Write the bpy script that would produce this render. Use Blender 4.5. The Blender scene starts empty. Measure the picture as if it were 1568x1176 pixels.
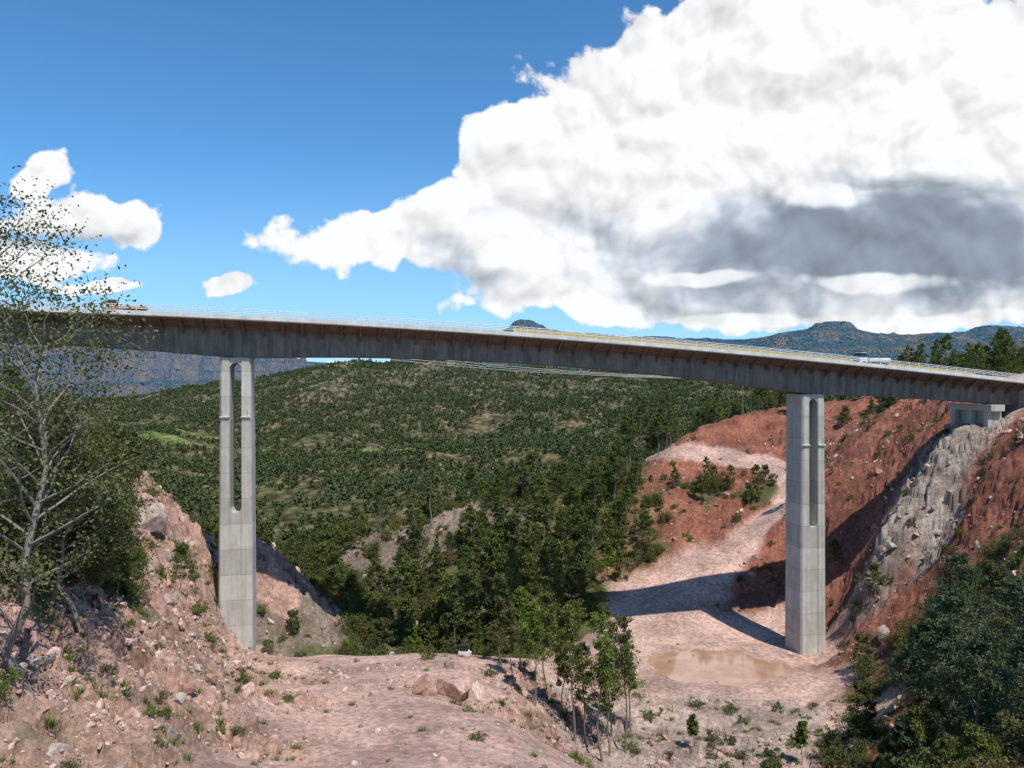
import bpy, math, random
import numpy as np
from mathutils import Vector
sc=bpy.context.scene
sc.view_settings.view_transform='Standard'; sc.view_settings.look='None'; sc.view_settings.exposure=0
ROOT=sc.collection
# ------------------------------------------------------------------ noise
def _h(ix,iy,seed):
    n=(ix.astype(np.int64)*374761393+iy.astype(np.int64)*668265263+seed*1442695041)&0xffffffff
    n=((n^(n>>13))*1274126177)&0xffffffff
    n=((n^(n>>16))*2246822519)&0xffffffff
    return (n^(n>>15))&0xffffffff
def perlin(x,y,seed=0):
    xi=np.floor(x);yi=np.floor(y);fx=x-xi;fy=y-yi
    def g(i,j):
        a=_h(xi+i,yi+j,seed)*(2*math.pi/4294967296.0)
        return np.cos(a)*(fx-i)+np.sin(a)*(fy-j)
    u=fx*fx*fx*(fx*(fx*6-15)+10);v=fy*fy*fy*(fy*(fy*6-15)+10)
    a=g(0,0);b=g(1,0);c=g(0,1);d=g(1,1)
    return (a+(b-a)*u+((c+(d-c)*u)-(a+(b-a)*u))*v)*1.5
def fbm(x,y,o=4,seed=0,rough=.5):
    s=0;a=1;t=0
    for k in range(o):
        s=s+a*perlin(x,y,seed+k);t+=a;a*=rough;x=x*2.03+17.1;y=y*2.03-9.3
    return s/t
def ridged(x,y,o=4,seed=0):
    s=0;a=1;t=0
    for k in range(o):
        s=s+a*(1-2*np.abs(perlin(x,y,seed+k)));t+=a;a*=.5;x=x*2.1+7.7;y=y*2.1+3.1
    return s/t
def blocks(x,y,seed=0):
    """fractured-rock relief: every jittered cell is a tilted facet"""
    xi=np.floor(x);yi=np.floor(y);best=np.full(x.shape,9.);val=np.zeros(x.shape)
    for i in(-1,0,1):
        for j in(-1,0,1):
            h=_h(xi+i,yi+j,seed);a=(h&1023)/1023.;b=((h>>10)&1023)/1023.;c=((h>>20)&1023)/1023.
            px=xi+i+a;py=yi+j+b;dx=x-px;dy=y-py;d=dx*dx+dy*dy
            v=(c-.5)+((a*7%1)-.5)*dx*1.6+((b*7%1)-.5)*dy*1.6
            m=d<best;best=np.where(m,d,best);val=np.where(m,v,val)
    return val
# ------------------------------------------------------------------ terrain survey
# each entry: bearing , level , distance(m) , ground class      (survey station = origin)
C=[]
def row(d,items,c):
    for b,l in items: C.append((b,l,d,c))
row(4,[(-500,1300),(300,1400),(784,1400),(1300,1400),(2100,1300)],'F')
row(15,[(-500,1200),(300,1300),(784,1300),(1300,1300),(2100,1200)],'F')
row(36,[(-500,1000),(0,1190),(300,1240),(784,1275),(1300,1290),(2100,1150)],'F')
C+=[(370,1176,57,'P'),(600,1176,58,'P'),(820,1176,60,'P'),(430,1100,73,'P'),(600,1100,74,'P'),(770,1100,76,'P'),
(470,1050,90,'P'),(600,1050,90,'P'),(740,1050,93,'P'),(450,1015,108,'P'),(600,1018,108,'P'),(740,1020,108,'P'),
(400,1000,119,'P'),(500,1002,121,'P'),(640,1002,124,'P'),(740,1004,124,'P'),(345,1000,122,'P'),(385,1003,124,'P'),
(-300,1000,45,'B'),(0,1176,42,'L'),(0,1080,46,'L'),(0,1000,50,'B'),(0,930,55,'B'),(0,870,60,'F'),(0,780,68,'F'),(0,700,80,'F'),(0,640,97,'F'),(0,615,115,'F'),
(-300,800,60,'F'),(-300,640,90,'F'),(-300,560,115,'F'),
(150,1176,47,'L'),(150,1080,54,'B'),(150,1000,62,'B'),(150,920,71,'B'),(150,860,78,'F'),(150,790,88,'F'),(130,720,100,'B'),(130,695,112,'B'),
(250,1176,51,'L'),(260,1100,60,'L'),(270,1030,70,'B'),(270,970,82,'B'),(270,910,92,'B'),(270,850,102,'B'),(260,790,113,'B'),
(340,1120,66,'B'),(370,1060,82,'B'),(360,1030,97,'B'),(322,985,108,'B'),(318,920,113,'B'),(310,860,120,'B'),(310,825,127,'B'),
(400,985,134,'K'),(400,900,140,'B'),(395,828,148,'B'),(425,850,150,'B'),(440,920,143,'B'),(470,940,143,'K'),(485,985,138,'K'),(350,830,145,'B'),
(395,860,170,'F'),(300,850,150,'F'),(200,780,140,'F'),(100,740,140,'F'),(0,660,150,'F'),
(400,950,200,'F'),(200,950,200,'F'),(0,850,200,'F'),(-300,700,200,'F'),
(500,1015,135,'F'),(560,1020,140,'F'),(650,1030,145,'F'),(740,1030,140,'F'),
(560,960,165,'F'),(520,900,185,'F'),(470,860,205,'F'),(560,870,195,'K'),(620,815,210,'K'),(700,785,218,'K'),(660,830,205,'K'),(760,765,228,'F'),(850,755,235,'F'),(930,730,240,'F'),(1000,700,245,'F'),
(650,980,165,'F'),(650,900,190,'F'),(750,960,165,'F'),(750,880,190,'F'),(850,980,160,'F'),(850,880,185,'F'),(900,930,165,'F'),(900,850,195,'F'),(920,780,215,'F'),
(470,930,260,'F'),(620,900,270,'F'),(760,860,280,'F'),(900,820,290,'F'),(1000,780,300,'F'),(1100,740,320,'F'),
(850,1176,86,'B'),(900,1176,97,'H'),(830,1100,92,'B'),(860,1060,115,'H'),(800,1030,110,'B'),(820,1010,127,'P')]
def fl(b,l,c): C.append((b,l,58200/(l-588.),c))
for b,l,c in [(920,1060,'P'),(900,1010,'P'),(1000,1176,'H'),(1100,1176,'H'),(1200,1176,'H'),(1000,1100,'H'),(1100,1100,'H'),(1200,1100,'H'),
 (1000,1040,'P'),(1100,1040,'P'),(1200,1040,'P'),(1000,1000,'P'),(1100,1000,'P'),(1200,1000,'P'),(1000,965,'P'),(1100,960,'P'),(1200,955,'P'),(930,975,'P'),(1260,1060,'P'),(1285,1000,'P'),(1270,960,'R')]: fl(b,l,c)
C+=[(1300,1176,97,'O'),(1300,1100,111,'P'),(1340,1060,118,'O'),(1315,960,137,'R'),(1325,900,142,'K'),(1350,830,146,'G'),(1400,760,147,'G'),(1440,695,150,'G'),(1470,658,152,'G'),(1510,645,153,'G'),(1568,650,140,'R'),
(1400,1176,88,'O'),(1400,1080,103,'O'),(1400,980,120,'O'),(1400,900,132,'R'),(1440,830,138,'G'),(1480,800,130,'R'),(1500,740,136,'R'),(1568,725,125,'R'),
(1480,1000,108,'O'),(1568,1176,72,'F'),(1568,1060,83,'F'),(1568,930,95,'F'),(1568,830,108,'O'),(1750,720,115,'R'),(1750,1000,80,'F'),(2000,600,120,'F'),
(1650,575,154,'P'),(1650,575,166,'P'),(1568,618,155,'P'),(1900,560,170,'F'),
(1290,880,165,'R'),(1300,780,175,'R'),(1380,700,175,'R'),(1450,630,172,'R'),(1290,700,200,'R'),(1240,740,195,'R'),(1350,640,200,'R'),(1440,605,195,'R'),(1550,590,185,'P'),
(1200,900,172,'R'),(1180,850,178,'R'),(1200,800,185,'R'),(1160,830,182,'R'),(1130,840,182,'R'),(1080,865,178,'P'),(1000,905,172,'P'),(960,930,166,'P'),
(960,850,190,'O'),(1000,790,203,'O'),(1050,770,207,'R'),(1060,720,225,'R'),(1030,688,235,'R'),(1100,697,230,'R'),(1160,706,222,'R'),(1215,725,212,'R'),(1180,752,209,'F'),(1120,738,216,'R'),(1080,760,211,'F'),(1130,790,200,'R'),(1060,815,194,'R'),(1210,765,203,'R'),
(1110,652,250,'R'),(1160,656,245,'R'),(1220,660,238,'R'),(1290,632,240,'R'),(1400,610,240,'F'),(1500,590,250,'F'),(1568,580,250,'F'),(1750,565,250,'F'),
(1050,690,290,'F'),(1150,650,300,'F'),(1250,635,300,'F'),(1400,615,320,'F'),(1568,605,340,'F'),(1850,600,350,'F'),(1150,748,450,'V'),(1300,700,450,'V'),(1568,650,500,'V'),(1950,620,500,'V')]
row(450,[(-400,800),(0,850),(200,880),(400,900),(600,890),(800,860),(1000,800)],'V')
row(700,[(-400,720),(0,780),(200,800),(400,800),(600,800),(800,770),(1000,730),(1200,690),(1400,660),(1600,640),(2000,630)],'V')
row(1100,[(-400,680),(0,710),(200,715),(400,715),(600,715),(800,700),(1000,680),(1200,655),(1500,630),(2000,620)],'V')
row(1500,[(-400,660),(0,670),(200,660),(350,655),(500,650),(700,640),(900,640),(1100,630),(1500,615),(2000,610)],'V')
row(1900,[(-400,645),(0,640),(200,628),(350,613),(450,598),(600,592),(800,595),(1000,605),(1200,605),(1500,605),(2000,605)],'V')
row(2300,[(-400,640),(0,635),(200,618),(330,602),(440,583),(520,564),(600,561),(700,566),(800,571),(950,578),(1100,588),(1300,596),(1568,600),(2000,600)],'V')
row(2900,[(-400,640),(0,635),(300,622),(500,600),(700,600),(900,598),(1200,600),(1568,600),(2000,600)],'V')
row(3700,[(-400,620),(0,615),(300,605),(480,600),(600,575),(700,562),(800,560),(950,565),(1150,568),(1300,558),(1568,552),(2000,560)],'M')
row(4500,[(-400,600),(0,600),(300,598),(480,590),(560,562),(640,546),(740,535),(795,496),(835,496),(870,513),(1000,520),(1100,526),(1180,518),(1230,506),(1305,500),(1335,516),(1400,518),(1440,512),(1568,510),(1800,520),(2000,530)],'M')
row(5400,[(-400,590),(0,585),(200,585),(350,590),(450,595),(600,570),(1000,570),(1568,545),(2000,560)],'M')
row(6200,[(-400,525),(0,510),(90,503),(200,503),(300,515),(380,542),(430,566),(480,582),(700,560),(1000,560),(1400,520),(1530,503),(1568,508),(2000,540)],'M')
row(9000,[(-400,575),(200,575),(600,575),(1000,575),(1568,575),(2000,575)],'M')
cls={ # rgb, roughness amp m, veg, rock
'P':((.53,.35,.285),.10,0,.09),'R':((.275,.108,.072),1.7,.13,.7),'B':((.49,.31,.245),1.1,.16,1.0),'L':((.45,.295,.225),1.0,.34,.85),
'G':((.34,.285,.24),1.0,.06,.95),'H':((.44,.335,.285),.5,.10,.62),'K':((.23,.18,.145),2.2,.42,.9),'F':((.10,.10,.045),1.3,1,.15),
'V':((.105,.098,.048),0,1,0),'M':((.06,.09,.075),0,.4,0),'O':((.22,.125,.065),1.4,.62,.4)}
A=np.array([[(b-784)/1200.,(588-l)/1200.,math.log(d)] for b,l,d,c in C])
CA=np.array([list(cls[c][0])+list(cls[c][1:]) for *_,c in C])
PT=A[:,[0,2]]
def phi(r): return r**1.4
n=len(C)
D=np.sqrt(((PT[:,None]-PT[None])**2).sum(-1))
M=np.zeros((n+3,n+3));M[:n,:n]=phi(D)-np.eye(n)*0.0004
Pm=np.c_[np.ones(n),PT];M[:n,n:]=Pm;M[n:,:n]=Pm.T
W=np.linalg.solve(M,np.r_[A[:,1],np.zeros(3)])
def smooth(a,b,x):
    t=np.clip((x-a)/(b-a),0,1);return t*t*(3-2*t)
def line(l): return np.array([[(b-784)/1200*d,d] for b,d in l])
ROAD=line(((1005,240),(1030,235),(1100,230),(1160,222),(1205,214),(1222,207),(1205,200),(1165,190),(1130,182),(1080,177),(1030,173),(980,166),(985,157)))
TR1=line(((450,50),(440,57),(450,73),(485,90),(560,106),(700,119),(760,128)));TR2=line(((680,50),(650,60),(600,75),(560,92),(480,108),(420,117)))
def road_d(x,y,R):
    r=np.full(x.shape,1e9)
    for a,b in zip(R[:-1],R[1:]):
        ab=b-a;t=np.clip(((x-a[0])*ab[0]+(y-a[1])*ab[1])/(ab@ab),0,1)
        r=np.minimum(r,np.hypot(x-a[0]-t*ab[0],y-a[1]-t*ab[1]))
    return r
def terrain(X,Y):
    X=np.asarray(X,float).ravel();Y=np.asarray(Y,float).ravel()
    Z=np.empty_like(X);AT=np.empty((len(X),6))
    for s in range(0,len(X),20000):
        x=X[s:s+20000];y=Y[s:s+20000];u=x/y;l=np.log(y)
        d=np.sqrt((u[:,None]-PT[None,:,0])**2+(l[:,None]-PT[None,:,1])**2)
        z=(phi(d)@W[:n]+W[n]+W[n+1]*u+W[n+2]*l)*y
        wx=fbm(u*14,l*14,4,5)*.04;wy=fbm(u*14+50,l*14,4,9)*.04
        d2=(u+wx)[:,None]-PT[None,:,0];d3=(l+wy)[:,None]-PT[None,:,1]
        w=d2*d2+d3*d3+2e-5;w=1/(w*w*w);w/=w.sum(1)[:,None]
        at=w@CA
        rd=1-smooth(3.2,5.2,road_d(x,y,ROAD)+fbm(x/5,y/5,2,15)*1.2)
        pr=np.array(list(cls['P'][0])+list(cls['P'][1:]))
        at=at*(1-rd)[:,None]+pr*rd[:,None]
        amp=at[:,3]*smooth(22,45,y)
        near=1-smooth(300,600,y)
        if y.min()<600:
            rg=ridged(x/9,y/9,5,3)*.5+fbm(x/2.6,y/2.6,3,21)*.25+fbm(x/22,y/22,3,33)*.9
            z=z+amp*rg*near
            rk=np.clip(at[:,5]-.12,0,1)*near*smooth(25,50,y)
            ox=x+fbm(x/3,y/3,2,12)*1.0;oy=y+fbm(x/3+9,y/3,2,13)*1.0
            z=z+rk*(blocks(ox/5.5,oy/4.0,1)*1.9+blocks(ox/2.1,oy/1.7,2)*.85+blocks(ox/.85,oy/.75,3)*.32)
            q=z/2.3+fbm(x/12,y/12,2,8)*1.5
            st=(np.floor(q)+smooth(.35,.65,q-np.floor(q))-q)*2.3
            z=z+st*np.clip(at[:,5]-.3,0,1)*.5*near*smooth(30,60,y)
            gr=np.clip(.14-at[:,5],0,.1)*10*near
            z=z+gr*(fbm(x/3.5,y/9,3,55)*.14+fbm(x/.7,y/.7,2,56)*.05)
            for T in(TR1,TR2):
                dd=road_d(x,y,T)+fbm(x/4,y/4,2,18)*.25
                r_=np.exp(-((dd-.95)/.28)**2)*gr;z=z-.10*r_;at[:,:3]*=(1-.2*r_)[:,None]
            z=z-(.6+.35*fbm(x/3.5,y/3.5,3,19))*np.exp(-(((x-34)/11)**2+((y-135)/8)**2)**2)
        if y.max()>450:
            far=smooth(450,1000,y)
            z=z+far*(ridged(x/480,y/480,5,41)*46+fbm(x/160,y/160,3,44)*10)*(1-.72*smooth(2000,2400,y)+1.2*smooth(3200,5000,y)*(1-.6*smooth(-.1,.1,u)))
            vf=smooth(3300,3900,y)*(1-.6*smooth(-.15,.0,u))
            q=z/95+fbm(x/900,y/900,2,77)*.6
            z=z+vf*(np.floor(q)+smooth(.45,.72,q-np.floor(q))-q)*95*.8
        Z[s:s+20000]=z;AT[s:s+20000]=at
    return Z,AT
def gz(x,y): return float(terrain([x],[y])[0][0])
# ------------------------------------------------------------------ materials
def newmat(name):
    m=bpy.data.materials.new(name);m.use_nodes=True;t=m.node_tree
    b=t.nodes['Principled BSDF'];b.inputs['Specular IOR Level'].default_value=.25
    return m,t,b
class NB:
    def __init__(s,t): s.t=t
    def put(s,sock,v):
        if v is None: return
        if isinstance(v,bpy.types.NodeSocket): s.t.links.new(v,sock)
        else: sock.default_value=v
    def m(s,op,a,b=None,c=None,clamp=False):
        n=s.t.nodes.new('ShaderNodeMath');n.operation=op;n.use_clamp=clamp
        s.put(n.inputs[0],a);s.put(n.inputs[1],b);s.put(n.inputs[2],c);return n.outputs[0]
    def vm(s,op,a,b=None):
        n=s.t.nodes.new('ShaderNodeVectorMath');n.operation=op
        s.put(n.inputs[0],a);s.put(n.inputs[1],b)
        return n.outputs['Value'] if op in('LENGTH','DOT_PRODUCT') else n.outputs[0]
    def noise(s,vec,scale,detail=4,rough=.5,col=False,dim='3D'):
        n=s.t.nodes.new('ShaderNodeTexNoise');n.noise_dimensions=dim;s.put(n.inputs['Vector'],vec);n.inputs['Scale'].default_value=scale
        n.inputs['Detail'].default_value=detail;n.inputs['Roughness'].default_value=rough
        return n.outputs['Color' if col else 'Fac']
    def vor(s,vec,scale,detail=0,rough=.5,dim='3D',norm=False,feat='F1'):
        n=s.t.nodes.new('ShaderNodeTexVoronoi');n.voronoi_dimensions=dim;n.feature=feat;n.normalize=norm;s.put(n.inputs['Vector'],vec);n.inputs['Scale'].default_value=scale
        n.inputs['Detail'].default_value=detail;n.inputs['Roughness'].default_value=rough
        return n.outputs['Distance']
    def mr(s,v,a,b,c=0,d=1,sm=True):
        n=s.t.nodes.new('ShaderNodeMapRange');n.interpolation_type='SMOOTHSTEP' if sm else 'LINEAR'
        s.put(n.inputs[0],v);n.inputs[1].default_value=a;n.inputs[2].default_value=b;n.inputs[3].default_value=c;n.inputs[4].default_value=d
        return n.outputs[0]
    def mix(s,f,a,b,bt='MIX'):
        n=s.t.nodes.new('ShaderNodeMix');n.data_type='RGBA';n.blend_type=bt
        s.put(n.inputs[0],f);s.put(n.inputs[6],a);s.put(n.inputs[7],b);return n.outputs[2]
    def scale(s,c,k):
        v=s.vm('SCALE',c);s.put(v.node.inputs['Scale'],k);return v
    def attr(s,name,out='Color'):
        n=s.t.nodes.new('ShaderNodeAttribute');n.attribute_name=name;return n.outputs[out]
    def pos(s): return s.t.nodes.new('ShaderNodeNewGeometry').outputs['Position']
    def obj(s): return s.t.nodes.new('ShaderNodeTexCoord').outputs['Object']
    def bump(s,h,dist,strength=1):
        n=s.t.nodes.new('ShaderNodeBump');s.put(n.inputs['Height'],h);n.inputs['Distance'].default_value=dist;n.inputs['Strength'].default_value=strength
        return n.outputs[0]
def rgb(r,g,b): return (r,g,b,1)
def near_ground():
    m,t,b=newmat('earth_and_rock');N=NB(t);P=N.pos();col=N.attr('Col');msk=N.attr('Msk')
    sp=t.nodes.new('ShaderNodeSeparateColor');t.links.new(msk,sp.inputs[0]);_,rock,veg=sp.outputs
    n1=N.noise(P,.10,4,.65);n2=N.noise(P,1.3,6,.75)
    k=N.m('MULTIPLY',N.mr(n1,.3,.7,.68,1.32),N.mr(n2,.32,.68,.62,1.36))
    v=N.scale(col,k)
    stones=N.mr(N.vor(P,2.1,1,.7),.14,.36,1,0)
    c=N.mix(N.m('MULTIPLY',stones,N.m('MULTIPLY_ADD',rock,.26,.10)),v,rgb(.58,.43,.36))
    c=N.mix(N.m('MULTIPLY',N.mr(N.noise(P,.33,4,.7),.50,.66),N.m('MULTIPLY',rock,.6)),c,rgb(.20,.095,.07))
    gm=N.m('MULTIPLY',N.mr(N.noise(P,.45,4,.7),.5,.62),N.m('MULTIPLY',veg,.85))
    c=N.mix(gm,c,rgb(.085,.11,.03))
    t.links.new(c,b.inputs['Base Color']);b.inputs['Roughness'].default_value=.95;b.inputs['Specular IOR Level'].default_value=.1
    t.links.new(N.bump(N.noise(P,2.6,5,.78),.36,1),b.inputs['Normal']);return m
def far_ground():
    m,t,b=newmat('forested_hills');N=NB(t);P=N.pos();col=N.attr('Col')
    f1=N.noise(P,.006,5,.65,dim='2D');f2=N.vor(P,.085,0,dim='2D');f3=N.noise(P,.03,4,.7,dim='2D')
    fk=N.m('MULTIPLY',N.mr(f2,.1,.75,1.15,.5),N.mr(f3,.3,.7,.65,1.35))
    fc=N.scale(N.mix(N.mr(f1,.48,.62),col,N.mix(.35,col,rgb(.25,.18,.12))),fk)
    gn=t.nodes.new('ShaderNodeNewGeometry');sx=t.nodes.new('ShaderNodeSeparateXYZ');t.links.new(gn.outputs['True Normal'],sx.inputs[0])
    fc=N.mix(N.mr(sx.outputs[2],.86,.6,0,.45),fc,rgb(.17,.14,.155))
    t.links.new(fc,b.inputs['Base Color']);b.inputs['Roughness'].default_value=1;b.inputs['Specular IOR Level'].default_value=0
    t.links.new(N.bump(N.m('SUBTRACT',1,f2),6),b.inputs['Normal']);return m
def rockmat(name,c1,c2):
    m,t,b=newmat(name);N=NB(t);P=N.pos()
    oi=t.nodes.new('ShaderNodeObjectInfo').outputs['Random']
    t.links.new(N.scale(N.mix(oi,rgb(*c1),rgb(*c2)),N.mr(N.noise(P,1.7,4,.7),.3,.7,.6,1.3)),b.inputs['Base Color'])
    b.inputs['Roughness'].default_value=.9;return m
RM=rockmat('pink_rhyolite',(.59,.42,.35),(.34,.19,.145));RG=rockmat('grey_rock',(.45,.38,.33),(.25,.19,.16))
def leafmat(name,c1,c2,tr=.25):
    m,t,b=newmat(name);N=NB(t)
    g=t.nodes.new('ShaderNodeNewGeometry');oi=t.nodes.new('ShaderNodeObjectInfo').outputs['Random']
    f=N.m('ADD',N.m('MULTIPLY',g.outputs['Random Per Island'],.5),N.m('MULTIPLY',oi,.5))
    v=N.mix(f,rgb(*c1),rgb(*c2))
    if tr<=0:
        d=t.nodes.new('ShaderNodeBsdfDiffuse');t.links.new(v,d.inputs[0]);t.links.new(d.outputs[0],t.nodes['Material Output'].inputs[0]);return m
    v=N.scale(v,N.mr(N.noise(N.obj(),1.1,1,.6),.3,.7,.6,1.35))
    d=t.nodes.new('ShaderNodeBsdfDiffuse');t.links.new(v,d.inputs[0])
    tb=t.nodes.new('ShaderNodeBsdfTranslucent');t.links.new(v,tb.inputs[0])
    ms=t.nodes.new('ShaderNodeMixShader');ms.inputs[0].default_value=tr
    out=t.nodes['Material Output'];t.links.new(d.outputs[0],ms.inputs[1]);t.links.new(tb.outputs[0],ms.inputs[2]);t.links.new(ms.outputs[0],out.inputs[0])
    return m
LP=leafmat('pine_needles',(.065,.10,.03),(.15,.175,.055));LO=leafmat('oak_leaves',(.085,.115,.03),(.17,.19,.055))
LG=leafmat('olive_leaves',(.08,.095,.035),(.16,.165,.07));LS=leafmat('shrub_leaves',(.10,.16,.03),(.20,.25,.055));LD=leafmat('dry_leaves',(.20,.12,.05),(.14,.13,.05))
LF=leafmat('distant_leaves',(.042,.070,.030),(.115,.135,.058),0);LB=leafmat('bluish_pine',(.06,.095,.05),(.12,.155,.08))
m_bark,t,b=newmat('bark');N=NB(t);t.links.new(N.mix(N.noise(N.obj(),3,3,.7),rgb(.12,.10,.08),rgb(.30,.26,.22)),b.inputs['Base Color']);b.inputs['Roughness'].default_value=.9
def concrete(name,c1,c2,joint=0,streak=.5):
    m,t,b=newmat(name);N=NB(t);P=N.pos()
    s=t.nodes.new('ShaderNodeMapping');t.links.new(P,s.inputs[0]);s.inputs['Scale'].default_value=(1.2,1.2,.09)
    f=N.m('ADD',N.m('MULTIPLY',N.noise(s.outputs[0],1,5,.65),streak),N.m('MULTIPLY',N.noise(P,.5,5,.6),1-streak))
    c=N.mix(N.mr(f,.32,.68),rgb(*c1),rgb(*c2))
    if joint:
        sz=t.nodes.new('ShaderNodeSeparateXYZ');t.links.new(P,sz.inputs[0])
        fr=N.m('FRACT',N.m('DIVIDE',N.m('ADD',sz.outputs[2],100),joint))
        ln=N.mr(N.m('ABSOLUTE',N.m('SUBTRACT',fr,.5)),.008,.022,.4,0)
        c=N.mix(ln,c,rgb(.15,.14,.12))
        wn=t.nodes.new('ShaderNodeTexWhiteNoise');wn.noise_dimensions='1D';t.links.new(N.m('FLOOR',N.m('ADD',N.m('DIVIDE',N.m('ADD',sz.outputs[2],100),joint),.5)),wn.inputs['W'])
        c=N.scale(c,N.mr(wn.outputs[0],0,1,.88,1.08))
    t.links.new(c,b.inputs['Base Color']);b.inputs['Roughness'].default_value=.85;return m
CP=concrete('pier_concrete',(.36,.35,.31),(.54,.525,.48),4.0,.6)
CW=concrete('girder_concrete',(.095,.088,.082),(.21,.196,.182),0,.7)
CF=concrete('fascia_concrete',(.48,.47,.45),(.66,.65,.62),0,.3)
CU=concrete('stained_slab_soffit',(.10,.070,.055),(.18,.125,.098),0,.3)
def plain(name,c,r=.5):
    m,t,b=newmat(name);N=NB(t)
    t.links.new(N.scale(c,N.mr(N.noise(N.obj(),4,3,.6),.3,.7,.82,1.12)),b.inputs['Base Color']);b.inputs['Roughness'].default_value=r;return m
STEEL=plain('galvanised_steel',(.66,.66,.65));YEL=plain('yellow_safety_paint',(.62,.43,.06));WHT=plain('white_paint',(.75,.75,.73),.35)
ORG=plain('orange_paint',(.55,.22,.08),.4);BLK=plain('black_rubber',(.03,.03,.03),.8);GLS=plain('dark_glass',(.03,.04,.05),.1);ASP=plain('asphalt',(.06,.06,.06),.9)
# ------------------------------------------------------------------ mesh helpers
def mk(name,V,F,mats,mi=None,smooth_=False,coll=ROOT,parent=None):
    me=bpy.data.meshes.new(name);me.from_pydata([tuple(v) for v in V],[],F)
    for m in mats: me.materials.append(m)
    if mi is not None: me.polygons.foreach_set('material_index',mi)
    if smooth_: me.polygons.foreach_set('use_smooth',[True]*len(F))
    me.update();o=bpy.data.objects.new(name,me)
    if coll: coll.objects.link(o)
    if parent: o.parent=parent
    return o
class Mb:
    def __init__(s): s.V=[];s.F=[];s.M=[]
    def add(s,V,F,mi=0):
        k=len(s.V);s.V+=[tuple(v) for v in V];s.F+=[tuple(i+k for i in f) for f in F];s.M+=[mi]*len(F)
    def box(s,c,sx,sy,sz,mi=0,ex=(1,0,0),ey=(0,1,0),ez=(0,0,1)):
        c=Vector(c);ex=Vector(ex)*sx/2;ey=Vector(ey)*sy/2;ez=Vector(ez)*sz/2
        V=[c+a*ex+b*ey+d*ez for a in(-1,1) for b in(-1,1) for d in(-1,1)]
        s.add(V,[(0,1,3,2),(4,6,7,5),(0,4,5,1),(2,3,7,6),(0,2,6,4),(1,5,7,3)],mi)
    def tube(s,pts,rad,n=6,mi=0,cap=True):
        pts=[Vector(p) for p in pts];V=[];F=[]
        for i,p in enumerate(pts):
            d=(pts[min(i+1,len(pts)-1)]-pts[max(i-1,0)]).normalized()
            a=d.cross(Vector((.31,.87,.12))).normalized();b2=d.cross(a)
            for k in range(n):
                th=2*math.pi*k/n;V.append(p+(a*math.cos(th)+b2*math.sin(th))*rad[i])
        for i in range(len(pts)-1):
            for k in range(n): F.append((i*n+k,i*n+(k+1)%n,(i+1)*n+(k+1)%n,(i+1)*n+k))
        if cap: F.append(tuple(range(n))[::-1]);F.append(tuple((len(pts)-1)*n+k for k in range(n)))
        s.add(V,F,mi)
    def obj(s,name,mats,**k): return mk(name,s.V,s.F,mats,s.M,**k)
# ------------------------------------------------------------------ terrain mesh
ys=np.r_[np.exp(np.linspace(math.log(3.5),math.log(42),30,endpoint=False)),np.exp(np.linspace(math.log(42),math.log(330),520,endpoint=False)),np.exp(np.linspace(math.log(330),math.log(9000),270))]
us=np.r_[np.linspace(-1.05,-.70,40,endpoint=False),np.linspace(-.70,.70,860,endpoint=False),np.linspace(.70,1.05,41)]
YY,UU=np.meshgrid(ys,us,indexing='ij');XX=UU*YY
Z,AT=terrain(XX,YY)
nr,nc=YY.shape
V=np.c_[XX.ravel(),YY.ravel(),Z]
idx=np.arange(nr*nc).reshape(nr,nc)
Q=np.stack([idx[:-1,:-1],idx[:-1,1:],idx[1:,1:],idx[1:,:-1]],-1).reshape(-1,4)
me=bpy.data.meshes.new('terrain')
me.vertices.add(len(V));me.vertices.foreach_set('co',V.astype(np.float32).ravel())
me.loops.add(Q.size);me.loops.foreach_set('vertex_index',Q.astype(np.int32).ravel())
me.polygons.add(len(Q));me.polygons.foreach_set('loop_start',np.arange(0,Q.size,4,dtype=np.int32))
me.update(calc_edges=True);me.polygons.foreach_set('use_smooth',np.ones(len(Q),bool))
yv=YY.ravel();xv=XX.ravel()
col=AT[:,:3].copy()
haze_mix=smooth(900,2600,yv)[:,None]*.22+smooth(2500,5200,yv)[:,None]*.58
col=col*(1-haze_mix)+np.array([.052,.11,.17])*haze_mix  # aerial haze painted into the ground colour, bluer with distance
vg=AT[:,4]
def meadow(cx,cy,rx,ry):
    q=((xv-cx)/rx)**2+((yv-cy)/ry)**2+fbm(xv/60,yv/60,2,4)*.8
    return 1-smooth(.6,1.1,q)
MEAD=((-480,1150,120,34),(-470,1240,80,22),(-160,1060,75,45),(-330,1150,60,16),(-210,870,40,16))
md=np.maximum.reduce([meadow(*q) for q in MEAD])[:,None]*.8
col=col*(1-md)+np.array([.15,.20,.06])*md
trk=1-smooth(3,7,np.abs(xv+265+35*np.sin(yv/45))); trk=trk*(yv>900)*(yv<1010)
col=col*(1-trk[:,None])+np.array([.40,.27,.18])*trk[:,None]
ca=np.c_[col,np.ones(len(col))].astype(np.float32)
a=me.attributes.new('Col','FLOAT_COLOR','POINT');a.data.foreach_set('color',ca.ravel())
mm=np.c_[vg*0,AT[:,5],vg,np.ones(len(vg))].astype(np.float32)
a=me.attributes.new('Msk','FLOAT_COLOR','POINT');a.data.foreach_set('color',mm.ravel())
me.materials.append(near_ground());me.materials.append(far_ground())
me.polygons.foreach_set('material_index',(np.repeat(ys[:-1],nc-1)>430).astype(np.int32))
to=bpy.data.objects.new('terrain',me);ROOT.objects.link(to)
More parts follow.
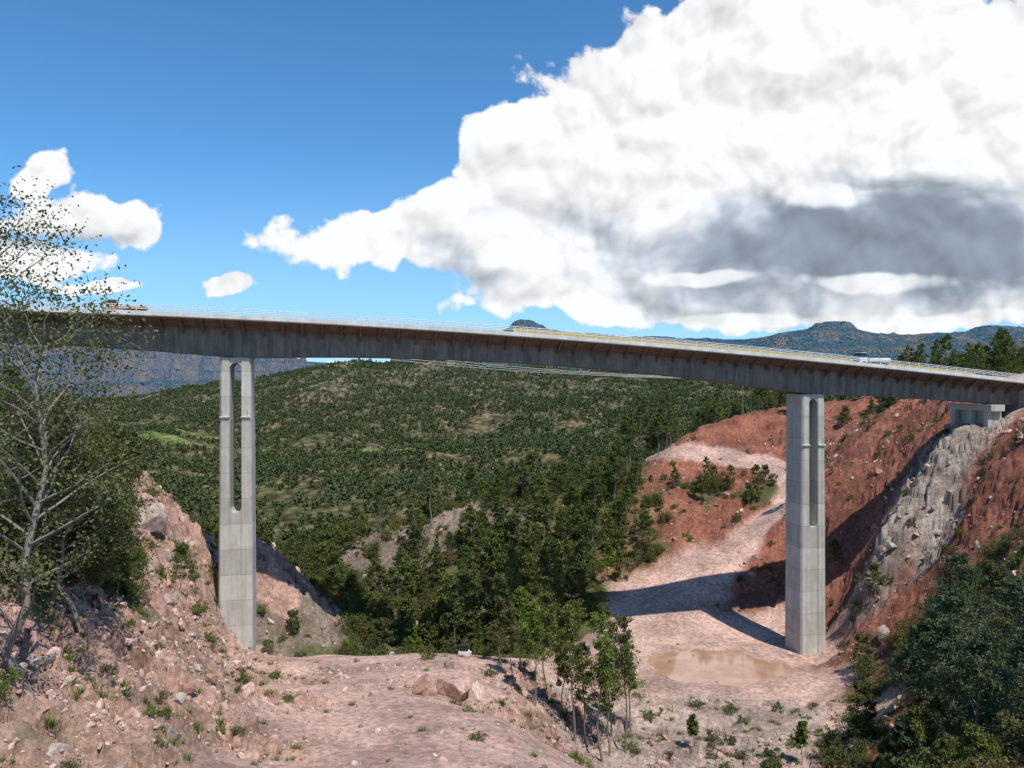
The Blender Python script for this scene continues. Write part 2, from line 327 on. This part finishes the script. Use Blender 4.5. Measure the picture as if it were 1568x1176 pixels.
# ------------------------------------------------------------------ puddle
m,t,b=newmat('muddy_water');N=NB(t)
t.links.new(N.mix(N.mr(N.noise(N.pos(),.25,3,.6),.4,.6),rgb(.36,.20,.13),rgb(.43,.265,.18)),b.inputs['Base Color']);b.inputs['Roughness'].default_value=.05;b.inputs['Specular IOR Level'].default_value=.6
rr=terrain([34,31,37,34,34],[135,135,135,132,138])[0];zz=float(rr.mean())
pv=[(34+14*math.cos(a),135+10*math.sin(a),zz+.30) for a in np.linspace(0,2*math.pi,64,endpoint=False)]
mk('muddy_puddle',pv,[tuple(range(64))],[m])
# ------------------------------------------------------------------ bridge
e=Vector((.9792,.2028,0));nn=Vector((-.2028,.9792,0));O=Vector((-42.5,120,0))
tt=np.array([-58,-32.3,0,45,68,92.5,119,143]);zt=np.array([12.3,12.1,11.4,9.6,7.9,5.9,3.9,1.7])
pf=np.polyfit(tt,zt,3)
def zd(t): return float(np.polyval(pf,t))-1.15
def P(t,w,z): return O+e*t+nn*w+Vector((0,0,z))
T0,T1=-75,145;PL,PR=-.3,100.5
bridge=bpy.data.objects.new('concrete_viaduct',None);ROOT.objects.link(bridge)
def depth(t):
    if t<PL: x=(PL-t)/50
    elif t<PR: x=min(t-PL,PR-t)/50.4
    else: x=(t-PR)/50
    x=min(x,1);return 4.6+1.6*(1-x)**2
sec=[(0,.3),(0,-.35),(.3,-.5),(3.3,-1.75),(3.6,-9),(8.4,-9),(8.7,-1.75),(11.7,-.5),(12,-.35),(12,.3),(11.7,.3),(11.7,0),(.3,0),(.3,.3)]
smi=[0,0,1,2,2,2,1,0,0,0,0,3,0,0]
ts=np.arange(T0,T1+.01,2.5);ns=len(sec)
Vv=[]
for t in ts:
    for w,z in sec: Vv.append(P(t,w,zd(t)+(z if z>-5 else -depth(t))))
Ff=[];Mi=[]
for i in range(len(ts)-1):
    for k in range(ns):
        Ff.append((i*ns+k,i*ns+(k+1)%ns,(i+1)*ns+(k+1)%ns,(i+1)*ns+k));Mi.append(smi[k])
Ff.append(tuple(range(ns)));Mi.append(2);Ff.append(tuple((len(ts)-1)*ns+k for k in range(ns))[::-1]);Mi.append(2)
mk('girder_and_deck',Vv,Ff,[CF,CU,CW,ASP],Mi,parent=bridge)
B=Mb()
for t in np.arange(T0+1,T1-1,3.0):
    for s in(0,1):
        f=lambda w:w if s==0 else 12-w
        V4=[P(t-.16,f(.4),zd(t)-.56),P(t-.16,f(3.27),zd(t)-1.76),P(t-.16,f(3.34),zd(t)-2.7),P(t-.16,f(.4),zd(t)-.85)]
        V8=V4+[v+e*.32 for v in V4]
        B.add(V8,[(0,1,2,3),(7,6,5,4),(0,3,7,4),(3,2,6,7),(0,4,5,1),(1,5,6,2)],0)
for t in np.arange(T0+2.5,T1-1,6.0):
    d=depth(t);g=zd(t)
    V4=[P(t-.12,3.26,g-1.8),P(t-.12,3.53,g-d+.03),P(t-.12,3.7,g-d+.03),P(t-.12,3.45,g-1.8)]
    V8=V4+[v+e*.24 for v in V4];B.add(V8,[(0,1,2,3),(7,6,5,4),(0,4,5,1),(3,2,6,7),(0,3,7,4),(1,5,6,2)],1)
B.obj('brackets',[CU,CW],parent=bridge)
B=Mb()
for w in(.12,11.88):
    for t in np.arange(T0+1,T1,2.0):
        B.tube([P(t,w,zd(t)+.29),P(t,w,zd(t)+1.15)],[.07,.06],5,0)
    for hgt in(.6,.87,1.15):
        tl=np.arange(T0,T1+.1,5);B.tube([P(t,w,zd(t)+hgt) for t in tl],[.06]*len(tl),5,0)
B.obj('railing',[STEEL],parent=bridge)
B=Mb()
tl=np.arange(46,T1+.1,4)
for a,c in zip(tl[:-1],tl[1:]):
    for z0,z1 in((.5,.98),(1.05,1.75)):
        V4=[P(a,11.5,zd(a)+z0),P(c,11.5,zd(c)+z0),P(c,11.5,zd(c)+z1),P(a,11.5,zd(a)+z1)]
        B.add(V4+[v+nn*.06 for v in V4],[(0,1,2,3),(7,6,5,4),(3,2,6,7),(0,4,5,1)],0)
    B.tube([P(a,11.45,zd(a)+0),P(a,11.45,zd(a)+1.75)],[.06,.06],5,0)
B.obj('yellow_barrier',[YEL],parent=bridge)
def pier(name,tc,zb,slot_bot):
    B=Mb();g=zd(tc)-depth(tc)+.02
    top=g;st=g-.8;sb=slot_bot;r=.85
    lv=sorted(set([zb,sb]+[sb+r*(1-math.cos(a)) for a in np.linspace(0,math.pi/2,7)]+[st-r*(1-math.cos(a)) for a in np.linspace(0,math.pi/2,7)]+[top]+list(np.linspace(sb+r,st-r,8))))
    def hw(z):
        if z<=sb or z>=st: return 0
        if z<sb+r: q=(sb+r-z)/r
        elif z>st-r: q=(z-(st-r))/r
        else: q=0
        return r*math.sqrt(max(0,1-q*q))
    w0,w1=3.2,8.8;ch=.3
    def half(z): return 2.3+.3*(top-z)/45
    for z0,z1 in zip(lv[:-1],lv[1:]):
        if z1-z0<1e-5: continue
        for s in(-1,1):
            def ring(z):
                H=half(z);h=hw(z)
                q=[(h,w0+.16),(.87,w0+.16),(.93,w0),(H-ch,w0),(H,w0+ch),(H,w1-ch),(H-ch,w1),(.93,w1),(.87,w1-.16),(h,w1-.16)]
                return [P(tc+s*x,w,z) for x,w in q]
            a=ring(z0);b_=ring(z1);m=len(a)
            F=[(i,(i+1)%m,m+(i+1)%m,m+i) for i in range(m)]
            if hw(z0)==0 and hw(z1)==0: F=F[:-1]
            if s<0: F=[f[::-1] for f in F]
            B.add(a+b_,F,0)
    zt_=top-(top-sb)*.38
    for s in (-1,1):
        B.box(P(tc+s*1.6,3.05,zt_),1.5,.28,.16,1,ex=e,ey=nn);B.tube([P(tc+s*1.9,2.95,zt_),P(tc+s*1.9,2.95,zt_+1.6)],[.05,.05],5,1)
    return B.obj(name,[CP,STEEL],parent=bridge)
pier('twin_leg_pier_west',PL,-44,-20.3);pier('twin_leg_pier_east',PR,-50.5,-26.3)
B=Mb();g=zd(139)
B.box(P(137.5,6,g-5.45),3.0,11,1.2,0,ex=e,ey=nn);B.box(P(138.2,6.2,g-11.2),1.8,9.6,10.3,0,ex=e,ey=nn)
for w in (1.9,6,10.2): B.box(P(136.6,w,g-11),1.1,1.1,9.9,0,ex=e,ey=nn)
B.box(P(146.2,6,g-5.2),2.2,12.6,10,0,ex=e,ey=nn);B.box(P(152,-.05,g-2.6),9.3,.5,5,0,ex=e,ey=nn)
B.obj('abutment',[CP],parent=bridge)
# ------------------------------------------------------------------ vehicles
def truck(name,t,w,body,bed,k=.75):
    par=bpy.data.objects.new(name,None);ROOT.objects.link(par)
    z=zd(t)
    def mkbox(nm,x,y,zc,sx,sy,sz,mt):
        B=Mb();B.box(P(t+x*k,w+y*k,z+zc*k),sx*k,sy*k,sz*k,0,ex=e,ey=nn);o=B.obj(nm,[mt],parent=par);bv=o.modifiers.new('b','BEVEL');bv.width=.08;bv.segments=2
    mkbox('chassis',0,0,.75,7.2,1.0,.3,BLK);mkbox('cab_lower',-2.7,0,1.3,1.9,2.2,1.1,body)
    B=Mb();V=[P(t+x*k,w+y*k,z+zz*k) for zz,x0,x1,yw in((1.85,-3.6,-1.78,1.08),(2.75,-3.2,-1.85,.98)) for x,y in((x0,-yw),(x1,-yw),(x1,yw),(x0,yw))]
    B.add(V,[(0,1,5,4),(1,2,6,5),(2,3,7,6),(3,0,4,7),(0,3,2,1)],0);B.add(V[4:],[(0,1,2,3)],1);B.obj('cab_glasshouse',[GLS,body],parent=par)
    mkbox('cab_roof',-2.52,0,2.8,1.45,2.05,.12,body);mkbox('load_bed',1.1,0,1.35,5.0,2.3,.7,bed)
    B=Mb()
    for x in(-2.6,.9,2.4):
        for s in(-1,1): B.tube([P(t+x*k,w+s*.85*k,z+.5*k),P(t+x*k,w+s*1.15*k,z+.5*k)],[.5*k,.5*k],14,0)
    B.obj('wheels',[BLK],parent=par)
truck('flatbed_truck',-16.5,5.0,ORG,ORG,.78);truck('work_truck',112.5,3.2,WHT,WHT,.9)
# ------------------------------------------------------------------ tree kit
kit=bpy.data.collections.new('plant_kit');ROOT.children.link(kit)
def leaves(mb,cs,rs,per,size,rng,flat=.6,asp=.5,mi=1):
    cs=np.repeat(np.array(cs),per,0);rs=np.repeat(np.array(rs),per)
    n_=len(cs);p=cs+rng.normal(size=(n_,3))*np.c_[rs,rs,rs*flat]*.55
    a=rng.normal(size=(n_,3));a/=np.linalg.norm(a,axis=1)[:,None];q=rng.normal(size=(n_,3));q-=a*(q*a).sum(1)[:,None];q/=np.linalg.norm(q,axis=1)[:,None]
    s=(size*rng.uniform(.6,1.35,n_))[:,None]
    V=np.stack([p-a*s,p+q*s*asp,p+a*s,p-q*s*asp],1).reshape(-1,3)
    k=len(mb.V);mb.V+=V.tolist();mb.F+=(np.arange(n_*4).reshape(-1,4)+k).tolist();mb.M+=[mi]*n_
def tree(name,seed,h,style,nl,per,ls,leaf,coll=kit):
    rng=np.random.default_rng(seed);B=Mb()
    st={'pine':(.28,.24),'oak':(.22,.34),'sapling':(.40,.13),'shrub':(.05,.5),'tallpine':(.42,.17)}[style]
    n_=9;wob=rng.normal(size=(n_,2)).cumsum(0)*h*(.012 if style!='oak' else .03);wob-=wob[0]
    tp=[Vector((wob[i,0],wob[i,1],h*.96*i/(n_-1)-.4*(i==0))) for i in range(n_)]
    r0=h*{'pine':.015,'oak':.014,'sapling':.009,'shrub':.02,'tallpine':.013}[style]
    if style!='shrub': B.tube(tp,[r0*(1-.88*i/(n_-1)) for i in range(n_)],6,0)
    cs=[];rs=[]
    for i in range(nl):
        q=(i+rng.random())/nl;q=q**(.9);tz=st[0]+(1-st[0])*q*.98
        if 'pine' in style: L=h*st[1]*(1-q)**.65*rng.uniform(.55,1.2)+h*.03;el=rng.uniform(-.05,.45)+q*.5
        elif style=='oak': L=h*st[1]*math.sin(math.pi*(.22+.62*q))*rng.uniform(.6,1.15);el=rng.uniform(.15,.7)+q*.5
        elif style=='sapling': L=h*st[1]*(1.15-q*.7)*rng.uniform(.5,1.4);el=rng.uniform(.4,1.0)
        else: L=h*rng.uniform(.6,1.0);el=rng.uniform(.3,1.4);tz=0
        az=i*2.4+rng.uniform(-.5,.5);f=tz*(n_-1);k=min(int(f),n_-2);base=tp[k].lerp(tp[k+1],f-k)
        if style=='shrub': base=Vector((rng.normal()*.1*h,rng.normal()*.1*h,-.1))
        pts=[base];dr=Vector((math.cos(az)*math.cos(el),math.sin(az)*math.cos(el),math.sin(el)))
        for s in range(4):
            dr=(dr+Vector((rng.normal()*.16,rng.normal()*.16,rng.normal()*.12+.05))).normalized();pts.append(pts[-1]+dr*L/4)
        rr=r0*(1-.8*tz)*.5
        B.tube(pts,[rr*(1-.8*s/4)+.008 for s in range(5)],4,0,cap=False)
        for s in(2,3,4):
            for w in range(1 if s==2 else 2):
                d2=(dr+Vector(rng.normal(size=3))*.75).normalized();en=pts[s]+d2*L*rng.uniform(.15,.36)
                B.tube([pts[s],en],[rr*.3+.006,.006],3,0,cap=False);cs.append(tuple(en));rs.append(L*rng.uniform(.13,.27)+h*.012)
    pn='pine' in style
    leaves(B,cs,rs,per,ls,rng,.5 if pn else .75,.33 if pn else .55)
    return B.obj(name,[m_bark,leaf],coll=coll)
def sub(nm):
    c=bpy.data.collections.new(nm);kit.children.link(c);return c
K_for=sub('mid_forest_kit');K_shr=sub('shrub_kit');K_far=sub('far_kit');K_rock=sub('rock_kit');K_slope=sub('slope_kit');K_grass=sub('grass_kit')
for i in range(3): tree('pine_tree_kit_%d'%i,10+i,11,'pine',24,10,.32,LP,K_for)
for i in range(3): tree('oak_tree_kit_%d'%i,20+i,7.5,'oak',18,12,.28,LO,K_for)
tree('young_tree_kit_0',31,9,'sapling',18,9,.26,LS,K_for);tree('zpine_tree_kit_0',33,15,'tallpine',22,12,.32,LP,K_for)
for i in range(3): tree('shrub_kit_%d'%i,40+i,1.6,'shrub',14,10,.11,[LS,LO,LG][i],K_shr)
for i in range(3): tree('slope_bush_kit_%d'%i,50+i,3.4,'shrub',22,18,.15,[LO,LP,LD][i],K_slope)
tree('slope_tree_kit_0',58,6,'oak',20,30,.15,LG,K_slope);tree('slope_tree_kit_1',59,6.5,'pine',24,24,.17,LO,K_slope)
for i in range(4):
    rng=np.random.default_rng(70+i);B=Mb();B.tube([(0,0,-.5),(0,0,5)],[.2,.08],3,0,cap=False)
    k=7;cs=[(rng.normal()*1.2,rng.normal()*1.2,2.2+j/k*4.6*(1 if i%2 else .8)) for j in range(k)];leaves(B,cs,[1.6*(1-.06*j) for j in range(k)],4,1.15,rng,.7,.75)
    B.obj('distant_tree_kit_%d'%i,[m_bark,LF],coll=K_far)
for i in range(3):
    rng=np.random.default_rng(80+i);B=Mb()
    n_=60;p=rng.normal(size=(n_,2))*.16
    for j in range(n_):
        x,y=p[j];a=rng.uniform(0,6.28);l=rng.uniform(.2,.55);dx,dy=x*1.2+rng.normal()*.08,y*1.2+rng.normal()*.08
        B.add([(x-.025*math.cos(a),y-.025*math.sin(a),-.05),(x+.025*math.cos(a),y+.025*math.sin(a),-.05),(x+dx,y+dy,l)],[(0,1,2)],0)
    B.obj('grass_kit_%d'%i,[LS],coll=K_grass)
import bmesh
def rock(name,seed,mat,coll,sub_=3,s=1):
    rng=np.random.default_rng(seed);bm=bmesh.new();bmesh.ops.create_icosphere(bm,subdivisions=sub_,radius=1)
    pl=[(Vector(rng.normal(size=3)).normalized(),rng.uniform(.42,.78)) for _ in range(13)]
    for v in bm.verts:
        for d,k in pl:
            q=v.co.dot(d)
            if q>k: v.co-=d*(q-k)
        v.co*=1+.05*math.sin(v.co.x*7+seed)*math.cos(v.co.y*6)
        v.co.z*=.8;v.co*=s
    me=bpy.data.meshes.new(name);bm.to_mesh(me);bm.free();me.materials.append(mat);o=bpy.data.objects.new(name,me);coll.objects.link(o);return o
for i in range(6): rock('rock_kit_%d'%i,90+i,RM if i%3 else RG,K_rock,2)
# ------------------------------------------------------------------ instancer
def scatter(name,coll,nvar,P3,scale,rng,tilt=.06,full=False):
    n_=len(P3);me=bpy.data.meshes.new(name);me.vertices.add(n_);me.vertices.foreach_set('co',P3.astype(np.float32).ravel())
    rot=np.c_[rng.normal(size=n_)*tilt,rng.normal(size=n_)*tilt,rng.uniform(0,6.283,n_)]
    if full: rot=rng.uniform(0,6.283,(n_,3))
    a=me.attributes.new('rot','FLOAT_VECTOR','POINT');a.data.foreach_set('vector',rot.astype(np.float32).ravel())
    a=me.attributes.new('scl','FLOAT_VECTOR','POINT');a.data.foreach_set('vector',np.asarray(scale,np.float32).ravel())
    a=me.attributes.new('idx','INT','POINT');a.data.foreach_set('value',rng.integers(0,nvar,n_).astype(np.int32))
    o=bpy.data.objects.new(name,me);ROOT.objects.link(o)
    g=bpy.data.node_groups.new(name+'_gn','GeometryNodeTree')
    g.interface.new_socket('Geometry',in_out='INPUT',socket_type='NodeSocketGeometry');g.interface.new_socket('Geometry',in_out='OUTPUT',socket_type='NodeSocketGeometry')
    gi=g.nodes.new('NodeGroupInput');go=g.nodes.new('NodeGroupOutput');ip=g.nodes.new('GeometryNodeInstanceOnPoints');ci=g.nodes.new('GeometryNodeCollectionInfo')
    ci.inputs['Collection'].default_value=coll;ci.inputs['Separate Children'].default_value=True;ci.inputs['Reset Children'].default_value=True
    ip.inputs['Pick Instance'].default_value=True
    def at(nm,ty):
        q=g.nodes.new('GeometryNodeInputNamedAttribute');q.data_type=ty;q.inputs['Name'].default_value=nm;return [s for s in q.outputs if s.enabled and s.name=='Attribute'][0]
    L=g.links.new;L(gi.outputs[0],ip.inputs['Points']);L(ci.outputs[0],ip.inputs['Instance']);L(at('idx','INT'),ip.inputs['Instance Index'])
    er=g.nodes.new('FunctionNodeEulerToRotation');L(at('rot','FLOAT_VECTOR'),er.inputs[0]);L(er.outputs[0],ip.inputs['Rotation'])
    L(at('scl','FLOAT_VECTOR'),ip.inputs['Scale']);L(ip.outputs[0],go.inputs[0])
    md=o.modifiers.new('scatter','NODES');md.node_group=g;return o
def sample(rng,n_,y0,y1,um=.78):
    y=np.sqrt(rng.uniform(y0*y0,y1*y1,n_));u=rng.uniform(-um,um,n_);o=np.argsort(y);y=y[o];u=u[o];x=u*y
    z,a=terrain(x,y);return x,y,z,a
def clear_bridge(x,y,d=9):
    w=(x-O.x)*nn.x+(y-O.y)*nn.y-6
    return np.abs(w)>d
rng=np.random.default_rng(1)
x,y,z,a=sample(rng,7800,128,450)
cl=fbm(x/18,y/18,3,61)
keep=(rng.random(len(x))<a[:,4]**1.6*(.62+cl*1.2))&clear_bridge(x,y,11)
x,y,z=x[keep],y[keep],z[keep];s=rng.uniform(.45,1.15,len(x));s=np.where(y<150,s*.6,s)
scatter('forest',K_for,8,np.c_[x,y,z-.1],np.c_[s,s,s*rng.uniform(.85,1.2,len(x))],rng)
x,y,z,a=sample(rng,42000,420,1500,.72);x2,y2,z2,a2=sample(rng,54000,1500,2500,.70)
x=np.r_[x,x2];y=np.r_[y,y2];z=np.r_[z,z2]
md_=np.zeros(len(x))
for cx,cy,rx,ry in MEAD: md_=np.maximum(md_,(((x-cx)/rx)**2+((y-cy)/ry)**2)<1)
keep=(rng.random(len(x))<.86+fbm(x/120,y/120,5,66,.65)*3.2)&(md_<.5)
x,y,z=x[keep],y[keep],z[keep];s=rng.uniform(.4,1.35,len(x))
scatter('valley_forest',K_far,4,np.c_[x,y,z-.5],np.c_[s,s,s*rng.uniform(.8,1.3,len(x))],rng)
x,y,z,a=sample(rng,8500,46,230,.75)
cl=fbm(x/7,y/7,3,71);keep=(rng.random(len(x))<(a[:,4]-.14)*(.5+cl*1.2))&clear_bridge(x,y,8)&((y>66)|(a[:,4]>.8))
x,y,z=x[keep],y[keep],z[keep];s=rng.uniform(.35,1.0,len(x))
scatter('hillside_brush',K_slope,5,np.c_[x,y,z-.1],np.c_[s,s,s],rng)
x,y,z,a=sample(rng,18000,42,240,.75)
cl=fbm(x/5,y/5,3,75);keep=(rng.random(len(x))<np.clip(.08*a[:,5]+.35*a[:,4],0,1)*np.clip(.4+cl*3,0,2))
x,y,z=x[keep],y[keep],z[keep];s=rng.uniform(.3,1.0,len(x));s=np.where(y<75,s*.65,s)
scatter('low_shrubs',K_shr,3,np.c_[x,y,z-.05],np.c_[s,s,s],rng)
x,y,z,a=sample(rng,32000,42,120,.75)
cl=fbm(x/4,y/4,3,79);keep=(rng.random(len(x))<np.clip(.2*a[:,5]+.8*a[:,4],0,1)*smooth(-.02,.35,cl))
x,y,z=x[keep],y[keep],z[keep];s=rng.uniform(.5,1.4,len(x))
scatter('grass_tufts',K_grass,3,np.c_[x,y,z],np.c_[s,s,s],rng)
x,y,z,a=sample(rng,95000,42,240,.70);x2,y2,z2,a2=sample(rng,60000,42,110,.70)
x=np.r_[x,x2];y=np.r_[y,y2];z=np.r_[z,z2];a=np.r_[a,a2]
cl=fbm(x/6,y/6,3,91);keep=(rng.random(len(x))<np.clip(a[:,5]*.6+.02,0,1)*np.clip(.5+cl*2.2,.05,2))
x,y,z=x[keep],y[keep],z[keep];s=np.minimum(.09*(rng.random(len(x))+.008)**-.55,1.15)
scatter('rubble',K_rock,6,np.c_[x,y,z],np.c_[s*rng.uniform(.8,1.5,len(x)),s,s*rng.uniform(.6,1.1,len(x))],rng,full=True)
# ------------------------------------------------------------------ individual things
def placeT(kind,x,y,h,seed,style,nl,per,ls,leaf,dz=0):
    o=tree(kind,seed,h,style,nl,per,ls,leaf,ROOT);o.location=(x,y,gz(x,y)-.2+dz);o.rotation_euler[2]=seed;return o
for (x,y,h,sd) in ((-30.5,50,24,201),(-36.5,54,26,202),(-33,60,14,203),(-40,68,13,204),(-35.5,66,10,205),(-41,78,11,206),(-45,88,10,207),(-49,95,9,208),(-38,72,9,209)):
    placeT('oak_tree',x,y,h,sd,'oak',36 if h>20 else 40,44 if h>20 else 55,.14,LG if sd!=206 else LO)
for i,(x,y,h) in enumerate(((8,100,18),(9.8,101,14),(11.5,99,19),(12.6,101,15),(14.8,102,18),(1.3,112,12),(4.9,108,14),(-1.7,112,10),(16.5,108,13),(6.5,104,12),(13.5,106,16),(37,100,6),(24,104,5),(0,105,10),(3,100,13))):
    placeT('slender_tree',x,y,h,300+i,'sapling',28,22,.15,[LO,LG,LS][i%3])
for i,(x,y,h) in enumerate(((44.8,75,14),(46.2,70,13),(48,85,14),(49.5,95,12),(52,80,15),(52,92,14),(56,98,15),(43,86,7),(60,106,12))):
    placeT('pine_tree',x,y,h,400+i,'pine',36,30,.22,LB)
for i,(x,y,h) in enumerate(((127.6,230,17),(139,222,13),(143,228,15),(133,236,10),(120,240,10),(148,235,14),(84,262,12),(91,255,12))):
    placeT('pine_tree',x,y,h,430+i,'pine',26,20,.32,LP)
for i,(x,y,h) in enumerate(((-5,206,15),(8,200,15),(15,196,17),(22,205,16),(28,215,17),(-1,190,13),(12,182,16),(35,238,17),(40,240,18),(44,236,15),(30,226,15),(47,246,14),(-12,228,12),(19,186,16),(5,222,14))):
    placeT('pine_tree',x,y,h,460+i,'tallpine',26,16,.32,LP)
for i,(x,y,s) in enumerate(((-46,101,3.0),(-44,104,1.8),(-9.5,86,2.0),(-7.6,88,1.7),(-6.3,87,2.3),(-11,89,1.3),(-4.6,89,1.8),(-42,84,1.6),(-38,80,1.3),(41,118,1.2),(61,128,1.6),(-24,104,.9))):
    o=rock('boulder',500+i,RM if i!=0 and i<9 else RG,ROOT,3,s);o.location=(x,y,gz(x,y)+s*.2);o.rotation_euler=(i,.5*i,i*2)
x,y=-7.2,117.5;z=gz(x,y);B=Mb();B.box((x,y,z+.3),1.6,.8,.8,0);B.box((x,y,z+1.1),1.3,.7,.78,1);B.box((x,y,z+1.53),1.5,.9,.08,1)
for s in(-1,1): B.box((x+s*.3,y-.37,z+1.1),.4,.04,.5,1)
B.obj('generator_box',[WHT,BLK])
px_,py_=78,265;z=gz(px_,py_);B=Mb();B.tube([(px_,py_,z-.5),(px_,py_,z+14)],[.2,.13],8,0);B.box((px_,py_,z+13),2.6,.15,.18,0)
for s in(-1.2,0,1.2): B.tube([(px_+s,py_,z+13.1),(px_+s,py_,z+13.4)],[.06,.04],6,1)
B.obj('utility_pole',[m_bark,WHT])
B=Mb()
for k in range(3):
    p0=Vector((-66,330,12+1.3*k));p1=Vector((px_+(k-1)*1.2,py_,z+13.3))
    pts=[p0.lerp(p1,i/24)-Vector((0,0,8*(i/24)*(1-i/24))) for i in range(25)]
    B.tube(pts,[.06]*25,4,0)
B.obj('power_cables',[WHT])
def find(lc,nm):
    if lc.name==nm: return lc
    for c in lc.children:
        r=find(c,nm)
        if r: return r
find(bpy.context.view_layer.layer_collection,'plant_kit').exclude=True
# ------------------------------------------------------------------ light + sky
sv=Vector((.27,-.40,.88)).normalized()
L=bpy.data.lights.new('sun','SUN');L.energy=5.0;L.angle=math.radians(.5);L.color=(1,.95,.87)
lo=bpy.data.objects.new('sun',L);ROOT.objects.link(lo);lo.rotation_euler=(-sv).to_track_quat('-Z','Y').to_euler()
w=bpy.data.worlds.new('World');sc.world=w;w.use_nodes=True;t=w.node_tree;N=NB(t);bg=t.nodes['Background'];bg.inputs[1].default_value=.13
sky=t.nodes.new('ShaderNodeTexSky');sky.sky_type='NISHITA';sky.sun_disc=False;sky.sun_elevation=math.asin(sv.z);sky.sun_rotation=math.atan2(sv.x,sv.y);sky.altitude=2000
tc=t.nodes.new('ShaderNodeTexCoord').outputs['Generated'];sx=t.nodes.new('ShaderNodeSeparateXYZ');t.links.new(tc,sx.inputs[0])
yy=N.m('MAXIMUM',N.m('ABSOLUTE',sx.outputs[1]),.12);u=N.m('DIVIDE',sx.outputs[0],yy);v=N.m('DIVIDE',sx.outputs[2],yy)
cb=t.nodes.new('ShaderNodeCombineXYZ');t.links.new(u,cb.inputs[0]);t.links.new(v,cb.inputs[1]);p=cb.outputs[0]
wn=N.vm('SUBTRACT',N.noise(p,5,3,.5,col=True,dim='2D'),(.5,.5,.5));wn=N.vm('MULTIPLY',wn,(.08,.05,0));pw=N.vm('ADD',p,wn)
def blob(q,cx,cy,a,b_):
    d=N.vm('LENGTH',N.vm('MULTIPLY',N.vm('SUBTRACT',q,((cx-784)/1200,(588-cy)/1200,0)),(1200/a,1200/b_,0)))
    k=max(min(a,b_),40)*1.6/1200
    return N.m('MULTIPLY_ADD',d,-k,k)
def blobs(q,L_):
    r=None
    for k in L_:
        s=blob(q,*k);r=s if r is None else N.m('MAXIMUM',r,s)
    return r
S=blobs(pw,[(1340,165,530,195),(1030,150,190,110),(880,255,180,115),(780,350,190,85),(610,368,140,40),(1240,385,600,88),(1000,350,320,120),
 (48,275,38,44),(115,335,100,40),(185,355,46,30),(60,390,100,28),(150,440,50,14),(345,432,38,17),(1380,480,330,26),(1000,462,240,24),(440,556,80,12)])
vd=lambda q,s,d:N.m('SUBTRACT',1,N.vor(q,s,d,.5,dim='2D',norm=True))
bl=vd(pw,8,3);bl2=vd(N.vm('ADD',pw,(.006,.016,0)),8,3)
fb=N.noise(p,15,5,.62,dim='2D')
dens=N.m('ADD',S,N.m('ADD',N.m('MULTIPLY',N.m('SUBTRACT',bl,.65),.14),N.m('MULTIPLY',N.m('SUBTRACT',fb,.45),.055)))
alpha=N.mr(dens,-.002,.009)
relief=N.m('MULTIPLY',N.m('SUBTRACT',bl,bl2),1.7)
Dk=blobs(pw,[(1260,400,560,95),(920,345,110,36),(860,420,200,30),(1390,285,230,34),(90,366,90,12),(1450,360,200,90)])
ln=N.noise(N.vm('MULTIPLY',pw,(1,3.0,1)),3.2,4,.5,dim='2D')
br=blobs(pw,[(1255,305,62,26),(1010,300,55,16),(1400,490,250,13),(1150,492,140,9),(1340,434,100,12),(1080,425,60,10)])
dk=N.mr(N.m('ADD',Dk,N.m('ADD',N.m('MULTIPLY',N.m('SUBTRACT',ln,.48),.20),N.m('MULTIPLY',N.m('SUBTRACT',.65,bl),.14))),-.025,.075)
dk=N.m('MULTIPLY',dk,N.mr(N.m('ADD',br,N.m('MULTIPLY',N.m('SUBTRACT',bl,.65),.10)),-.010,.018,1,.2))
lf=N.noise(p,3.2,3,.5,dim='2D')
lit=N.m('ADD',N.m('ADD',.95,relief),N.m('MULTIPLY',N.m('SUBTRACT',lf,.5),.28))
lum=N.m('MULTIPLY',N.m('MAXIMUM',lit,.5),N.m('MULTIPLY_ADD',dk,-.66,1.05))
lum=N.m('MINIMUM',N.m('MAXIMUM',lum,.22),1.0)
tint=N.mix(dk,rgb(.985,.99,1),rgb(.74,.89,1.10))
cc=N.scale(tint,N.m('MULTIPLY',lum,1/.13))
skyc=N.mix(1.0,sky.outputs[0],rgb(.58,1.10,1.38),'MULTIPLY')
skyc=N.mix(N.mr(v,-.02,.32,.6,0),skyc,rgb(3.4,5.0,6.8))
t.links.new(N.mix(alpha,skyc,cc),bg.inputs[0])
# ------------------------------------------------------------------ camera
cam=bpy.data.cameras.new('camera');cam.lens=36*1200/1568;cam.sensor_width=36;cam.clip_end=30000;cam.clip_start=.5
co=bpy.data.objects.new('camera',cam);ROOT.objects.link(co);co.location=(0,0,0);co.rotation_euler=(math.pi/2,0,0);sc.camera=co
